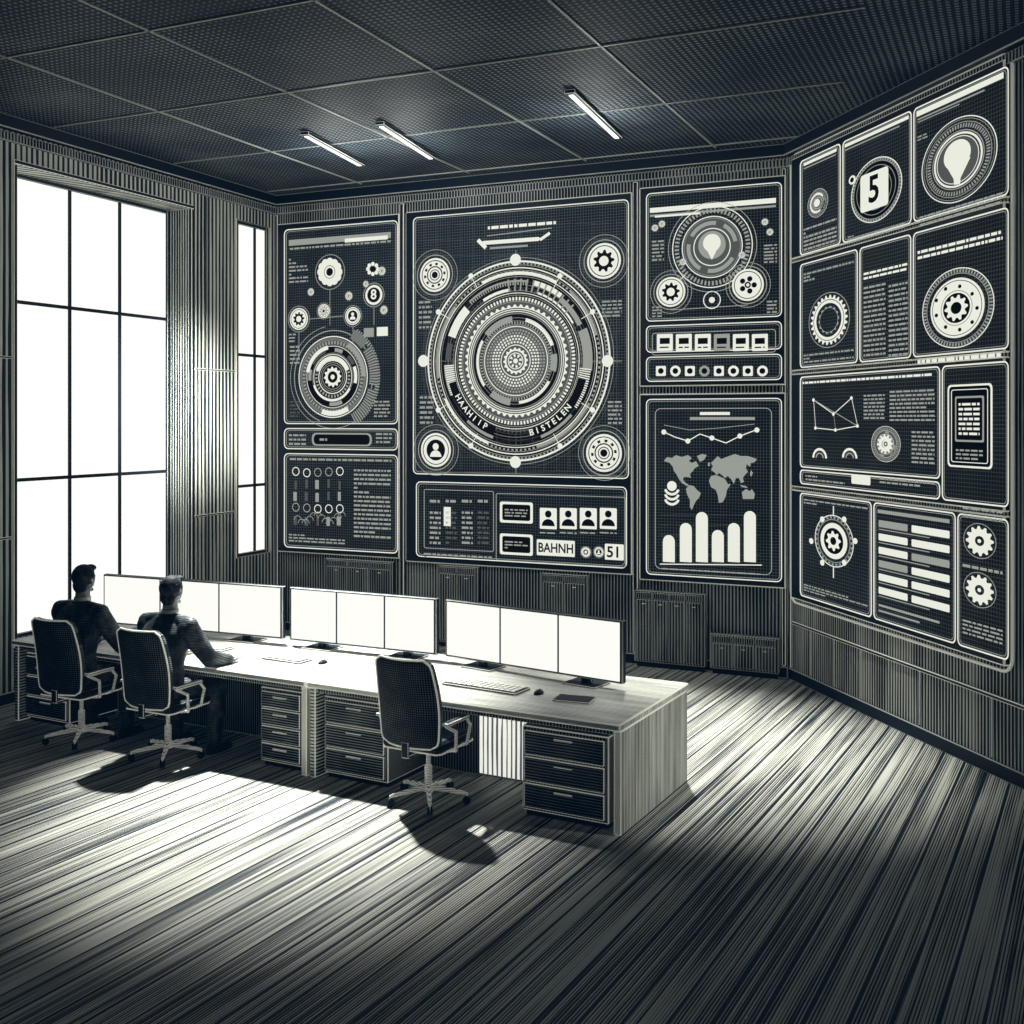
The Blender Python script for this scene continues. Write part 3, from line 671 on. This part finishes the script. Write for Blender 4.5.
def tablet(t,v,w,d,rz,label):
    k=thing('tablet',label,'tablet',DP(t,v,DZ+.001),TH+rz)
    b=B(BLACK,EDGE); b.box(-w/2,w/2,-d/2,d/2,0,.012,0,.003,1); mk('body',b,k)
    b=B(DRAWM); b.box(-w/2+.015,w/2-.015,-d/2+.015,d/2-.015,.0125,.0135); mk('screen',b,k)
tablet(.55,.46,.28,.19,.15,'dark flat tablet lying on the desk')
def mouse(t,v):
    k=thing('computer_mouse','small dark computer mouse on the desk','mouse',DP(t,v,DZ+.001),TH)
    b=B(BLACK); b.ball((0,0,.0),(.032,.055,.032),0,16,10,lambda x,y,z:(x,y,max(z,0))); mk('body',b,k)
    b=B(METAL); b.ball((0,.022,.030),(.004,.011,.005),0,10,8); mk('scroll_wheel',b,k)
mouse(.86,.50); mouse(2.90,.56)
# ------------------------------------------------ chair
def build_chair(loc,rz,label):
    c=thing('office_chair',label,'chair',(loc[0],loc[1],0),rz,'swivel office chairs')
    b=B(FABRIC,EDGE); W=.255; nx,nz=16,20; z0,z1=.46,1.10
    def pt(i,j,off):
        x=-1+2*i/nx; z=j/nz
        wf=W*(.93+.07*math.sin(math.pi*min(z*1.1,1)))
        e=max(0,(abs(z-.5)-.40)/.10); k=1-.24*(1-math.sqrt(max(0,1-e*e))) if e>0 else 1
        X=x*wf*k; Z=z0+(z1-z0)*z; Y=-.235-.10*z+.045*x*x+.03*math.sin(math.pi*z)
        return (X,Y+off,Z)
    vs=[pt(i,j,0) for j in range(nz+1) for i in range(nx+1)]
    for j in range(nz+1):
        for i in range(nx+1):
            x=-1+2*i/nx; z=-1+2*j/nz; p=pt(i,j,-.045-.030*(1-x**4)*(1-z**4)); vs.append(p)
    N=(nx+1)*(nz+1); fs=[]; ms=[]
    I=lambda i,j:j*(nx+1)+i
    for j in range(nz):
        for i in range(nx):
            fs.append([I(i,j),I(i+1,j),I(i+1,j+1),I(i,j+1)]);ms.append(0)
            fs.append([N+I(i,j),N+I(i,j+1),N+I(i+1,j+1),N+I(i+1,j)]);ms.append(0)
    rim=[I(i,0) for i in range(nx)]+[I(nx,j) for j in range(nz)]+[I(nx-i,nz) for i in range(nx)]+[I(0,nz-j) for j in range(nz)]
    for k in range(len(rim)):
        a,d=rim[k],rim[(k+1)%len(rim)]; fs.append([a,N+a,N+d,d]);ms.append(0)
    b.add(vs,fs,ms,True)
    rp=[vs[N+k] for k in rim]; b.tube(rp+[rp[0]],.0075,1,6)
    mk('backrest',b,c)
    b=B(FABRIC,EDGE); b.box(-.245,.245,-.24,.25,.42,.50,0,.035,0,4,None,True)
    r=[(-.22,-.235),(.22,-.235),(.245,-.2),(.245,.21),(.22,.248),(-.22,.248),(-.245,.21),(-.245,-.2),(-.22,-.235)]
    b.tube([(x,y,.425) for x,y in r],.006,1,6); mk('seat',b,c)
    b=B(BLACK,METAL); b.box(-.03,.03,-.29,-.06,.385,.405,0,.004,1); b.box(-.03,.03,-.30,-.28,.39,.50,0,.004,1); b.box(-.09,.09,-.09,.09,.385,.42,0,.006,1); mk('tilt_mechanism',b,c)
    for s in (-1,1):
        b=B(METAL,BLACK)
        b.tube([(s*.20,-.06,.41),(s*.275,-.06,.42),(s*.29,-.08,.56),(s*.285,-.20,.625),(s*.285,.06,.63),(s*.29,.11,.57),(s*.28,.08,.44),(s*.20,.08,.41)],.012,0,8)
        b.box(s*.285-.028,s*.285+.028,-.22,.07,.628,.652,1,.010,0,2); mk('armrest',b,c)
    b=B(METAL); b.cone((0,0,.10),.028,(0,0,.26),.028,0,16); b.cone((0,0,.25),.017,(0,0,.39),.017,0,12); mk('gas_column',b,c)
    b=B(METAL); b.cone((0,0,.075),.042,(0,0,.13),.034,0,20)
    cas=[]
    for k in range(5):
        a=math.radians(18+72*k); x,y=math.cos(a),math.sin(a)
        b.cone((x*.03,y*.03,.105),.022,(x*.29,y*.29,.075),.013,0,10); cas.append((x*.29,y*.29,a))
    mk('star_base',b,c)
    for x,y,a in cas:
        b=B(BLACK,METAL); b.cone((x,y,.05),.008,(x,y,.08),.008,1,8)
        q=(-math.sin(a)*.018,math.cos(a)*.018); b.cone((x-q[0],y-q[1],.031),.029,(x-q[0]*.2,y-q[1]*.2,.031),.029,0,14); b.cone((x+q[0]*.2,y+q[1]*.2,.031),.029,(x+q[0],y+q[1],.031),.029,0,14)
        mk('caster',b,c)
    return c
def chair_copy(src,loc,rz,label):
    n=src.copy(); COL.objects.link(n); n.location=(loc[0],loc[1],0); n.rotation_euler=(0,0,rz); n['label']=label
    for ch in list(src.children):
        k=ch.copy(); COL.objects.link(k); k.parent=n
    return n
C1=DP(1.51,.01);C2=DP(3.97,-.11);C3=DP(4.98,-.12)
ch=build_chair(C1,TH-.02,'empty black swivel chair with armrests pushed to the desk')
bpy.context.view_layer.update()
chair_copy(ch,C2,TH+.02,'black swivel chair carrying a man who reaches over the desk')
chair_copy(ch,C3,TH+.05,'black swivel chair carrying a man in a dark suit')
# ------------------------------------------------ people
def person(loc,rz,label,lean,yaw,rh,lh,up=0):
    p=thing('person',label,'person',(loc[0],loc[1],0),rz)
    SH=1.11+up; ly=lean
    hx,hy,hz=0,.02+ly*1.3,1.358+up
    R=Matrix.Rotation(yaw,3,'Z')
    def hp(x,y,z):
        v=R@Vector((x,y,z)); return (hx+v.x,hy+v.y,hz+v.z)
    rhand=Vector(rh);lhand=Vector(lh)
    def arm(sx,hand):
        s=Vector((sx*.225,-.02+ly,SH-.045)); e=Vector((sx*.31,(hand.y-.02)*.35,.82)); 
        if abs(hand.x)>.3: e.x+=sx*.03
        return s,e,Vector((hand.x,hand.y-.07,hand.z+.012))
    b=B(SKIN)
    def hf(x,y,z):
        k=1-.28*max(0,-z)**1.3; yy=y*(1-.10*max(0,-z)) + (.10*max(0,-z) if y>0 else 0)
        if y<0: yy*=1+.08*max(0,z+.2)
        return (x*k,yy,z)
    hb=B(SKIN); hb.ball((0,0,0),(.078,.096,.118),0,28,20,hf)
    hb.cone((0,.088,.012),.008,(0,.112,-.022),.014,0,10); hb.ball((0,.108,-.024),(.015,.014,.011),0,12,8)
    hb.ball((0,.082,.028),(.05,.014,.010),0,12,8); hb.ball((0,.092,-.056),(.024,.010,.006),0,12,8); hb.ball((0,.091,-.066),(.020,.010,.006),0,12,8)
    hb.ball((0,.078,-.098),(.026,.020,.016),0,12,8)
    for s in (-1,1): hb.ball((s*.082,-.005,-.005),(.012,.020,.032),0,12,10); 
    b.add([hp(*v) for v in hb.v],hb.f,0,True)
    b.cap((0,-.005+ly,SH+.0),.064,(hx,hy-.018,hz-.07),.060)
    b.loft([(0,-.06,.50,.14,.11),(0,-.06,.60,.165,.115),(0,-.07+ly*.3,.78,.145,.10),(0,-.05+ly*.7,.94,.17,.11),(0,-.03+ly,1.04,.17,.105),(0,-.02+ly,1.11,.10,.08)],0,24)
    for sx,h in ((1,rhand),(-1,lhand)):
        s,e,w=arm(sx,h); b.cap(s,.055,e,.042); b.cap(e,.041,w,.027)
        d=(Vector((-sx*.12,1,0))).normalized(); q=Vector((d.y,-d.x,0))
        pb=B(SKIN); pb.box(-.038,.038,0,.085,-.013,.013,0,.010,0,2)
        b.add([tuple(w+q*v[0]+d*v[1]+Vector((0,0,v[2]-.004))) for v in pb.v],pb.f,0,True)
        for k,(fx,fl) in enumerate(((-.031,.060),(-.011,.072),(.010,.068),(.030,.052))):
            fxs=fx*sx
            a0=w+q*fxs+d*.080+Vector((0,0,-.002)); a1=w+q*fxs*1.15+d*(.080+fl*.5)+Vector((0,0,.006)); a2=w+q*fxs*1.2+d*(.080+fl*.95)+Vector((0,0,-.012))
            b.cap(a0,.0092,a1,.0085,0,10); b.cap(a1,.0085,a2,.0072,0,10)
        t0=w-q*sx*.030+d*.02; t1=w-q*sx*.058+d*.055+Vector((0,0,-.004)); t2=w-q*sx*.062+d*.085+Vector((0,0,-.010))
        b.cap(t0,.0125,t1,.010,0,10); b.cap(t1,.010,t2,.008,0,10)
    legs=[]
    for sx in (1,-1):
        h=Vector((sx*.095,-.02,.565)); kn=Vector((sx*.22,.34,.535)); an=Vector((sx*.25,.30-.03*sx,.10))
        legs.append((sx,h,kn,an)); b.cap(h,.082,kn,.052); b.cap(kn,.052,an,.036); b.cap(an,.036,an+Vector((0,.12,-.055)),.03)
    mk('body',b,p,remesh=.006,smooth_it=3)
    j=B(SUIT)
    j.loft([(0,-.065,.515,.195,.138),(0,-.07,.60,.200,.138),(0,-.075+ly*.3,.78,.200,.128),(0,-.055+ly*.7,.94,.235,.138),(0,-.03+ly,1.04,.248,.130),(0,-.02+ly,1.10+up,.195,.112),(0,-.012+ly,1.165+up,.086,.080)],0,28,2.4)
    for sx,h in ((1,rhand),(-1,lhand)):
        s,e,w=arm(sx,h); w2=e+(w-e)*.93
        j.cap(s,.092,e,.070); j.cap(e,.068,w2,.048); j.cap(s+Vector((-sx*.15,0,.070)),.052,s+Vector((sx*.02,0,.034)),.068)
        for k in range(3):
            c=e+(s-e)*(.10+.12*k); j.ball(c,(.073,.073,.014))
            c=e+(w2-e)*(.12+.14*k); j.ball(c,(.066,.018,.066))
    for k in range(3): j.ball((.0,-.17+ly*.5,.62+.06*k),(.16,.035,.012))
    mk('jacket',j,p,remesh=.009,smooth_it=3)
    jc=B(LAPEL,EDGE); n=28; vs=[]
    for k,(rx,ry,z) in enumerate(((.108,.100,1.110+up),(.086,.082,1.182+up),(.080,.076,1.184+up))):
        for i in range(n):
            w=2*math.pi*i/n; vs.append((rx*math.cos(w),-.006+ly+ry*math.sin(w),z-.035*max(0,math.sin(w))))
    jc.add(vs,[[r*n+i,r*n+(i+1)%n,(r+1)*n+(i+1)%n,(r+1)*n+i] for r in range(2) for i in range(n)],0,True)
    jc.tube([vs[i] for i in range(n//2,n)]+[vs[0]],.004,1,6); mk('jacket_collar',jc,p)  # pale tube stands for an edge highlight on the collar
    t=B(SUIT)
    t.ball((0,-.04,.575),(.175,.15,.095))
    for sx,h,kn,an in legs:
        t.cap(h,.100,kn,.080); t.cap(kn,.080,an+Vector((0,0,.01)),.063)
    mk('trousers',t,p,remesh=.010,smooth_it=4)
    for sx,h,kn,an in legs:
        sh=B(BLACK,SHIRT); x,y=an.x,an.y
        sh.loft([(x,y+.06,.003,.046,.145),(x,y+.06,.03,.047,.146),(x,y+.045,.055,.043,.125),(x,y+.01,.08,.038,.07),(x,y,.105,.036,.045)],0,20,2.4)
        mk('shoe',sh,p)
    cl=B(SHIRT)
    cl.loft([(0,-.006+ly,1.14+up,.076,.073),(0,.0+ly*1.1,1.212+up,.071,.068)],0,24); mk('shirt_collar',cl,p)
    for sx,h in ((1,rhand),(-1,lhand)):
        s,e,w=arm(sx,h); c_=B(SHIRT); c_.cone(e+(w-e)*.86,.044,e+(w-e)*1.0,.037,0,16); mk('shirt_cuff',c_,p)
    hs=B(HAIR); 
    hs.ball((0,-.018,.030),(.089,.104,.104),0,28,18,lambda x,y,z:(x*(1+.02*math.sin(18*z)),y*(1+.02*math.sin(15*x)),z+.03*max(0,y)*(1 if z>0 else 0)))
    hs.ball((.015,.055,.097),(.058,.037,.030),0,16,10); hs.ball((0,-.056,-.046),(.072,.046,.070),0,16,10)
    hr=B(HAIR); hr.add([hp(*v) for v in hs.v],hs.f,0,True); mk('hair',hr,p,remesh=.006,smooth_it=2)
    for s in (-1,1):
        ey=B(SHIRT); ey.ball(hp(s*.030,.086,.008),.010,0,12,8); mk('eye',ey,p)
    return p
person(C2,TH+.0,'man in dark suit seated, one hand reaching over the desk',.02,.12,(.40,.36,.775),(-.20,.42,.775))
person(C3,TH+.03,'man in dark suit seated upright watching the monitors',.01,.08,(.24,.46,.775),(-.22,.46,.775),.03)
# ------------------------------------------------ lights
def look(ob,t): ob.rotation_euler=(Vector(t)-ob.location).to_track_quat('-Z','Y').to_euler()
def spot(loc,tgt,e,ang,blend=.9,r=.3):  # unseen spots with no fixture behind them, placed for their light
    l=bpy.data.lights.new('unseen_spot','SPOT'); l.energy=e; l.spot_size=math.radians(ang); l.spot_blend=blend; l.shadow_soft_size=r; l.color=(1,.99,.92)
    o=bpy.data.objects.new('unseen_spot',l); COL.objects.link(o); o.location=loc; look(o,tgt); return o
spot((-2.5,10.9,5.5),(-1.7,8.45,0),6200,42,1.0,.12)
spot((1.3,11.2,5.5),(1.75,9.6,0),2800,44,1.0,.12)
spot((-2.0,9.3,4.0),(-3.95,13.0,3.0),4200,30,1,.3)     # added spot, stands in for window bloom on the pier
spot((-1.5,9.0,5.3),(-.5,14,2.6),230,100,1,.5)
spot((3.6,6.6,3.6),(1.1,8.0,.45),320,24,1,.15)         # added spot to brighten the desk end panel
for c in LC:
    l=bpy.data.lights.new('strip_glow','POINT'); l.energy=26; l.shadow_soft_size=.1; l.color=(1,.99,.92)
    o=bpy.data.objects.new('strip_glow',l); COL.objects.link(o); o.location=(c.x,c.y,CEIL-.5)
w=bpy.data.worlds.new('world'); sc.world=w; w.use_nodes=True
bg=w.node_tree.nodes['Background']; bg.inputs[0].default_value=(.04,.12,.26,1); bg.inputs[1].default_value=.05
# ------------------------------------------------ camera
cam=bpy.data.cameras.new('camera'); cam.lens=F/1024*36; cam.sensor_width=36; cam.shift_y=-(512-HZ)/1024; cam.clip_end=100
co=bpy.data.objects.new('camera',cam); COL.objects.link(co); co.location=(0,0,EYE); co.rotation_euler=(math.pi/2,0,0)
sc.camera=co
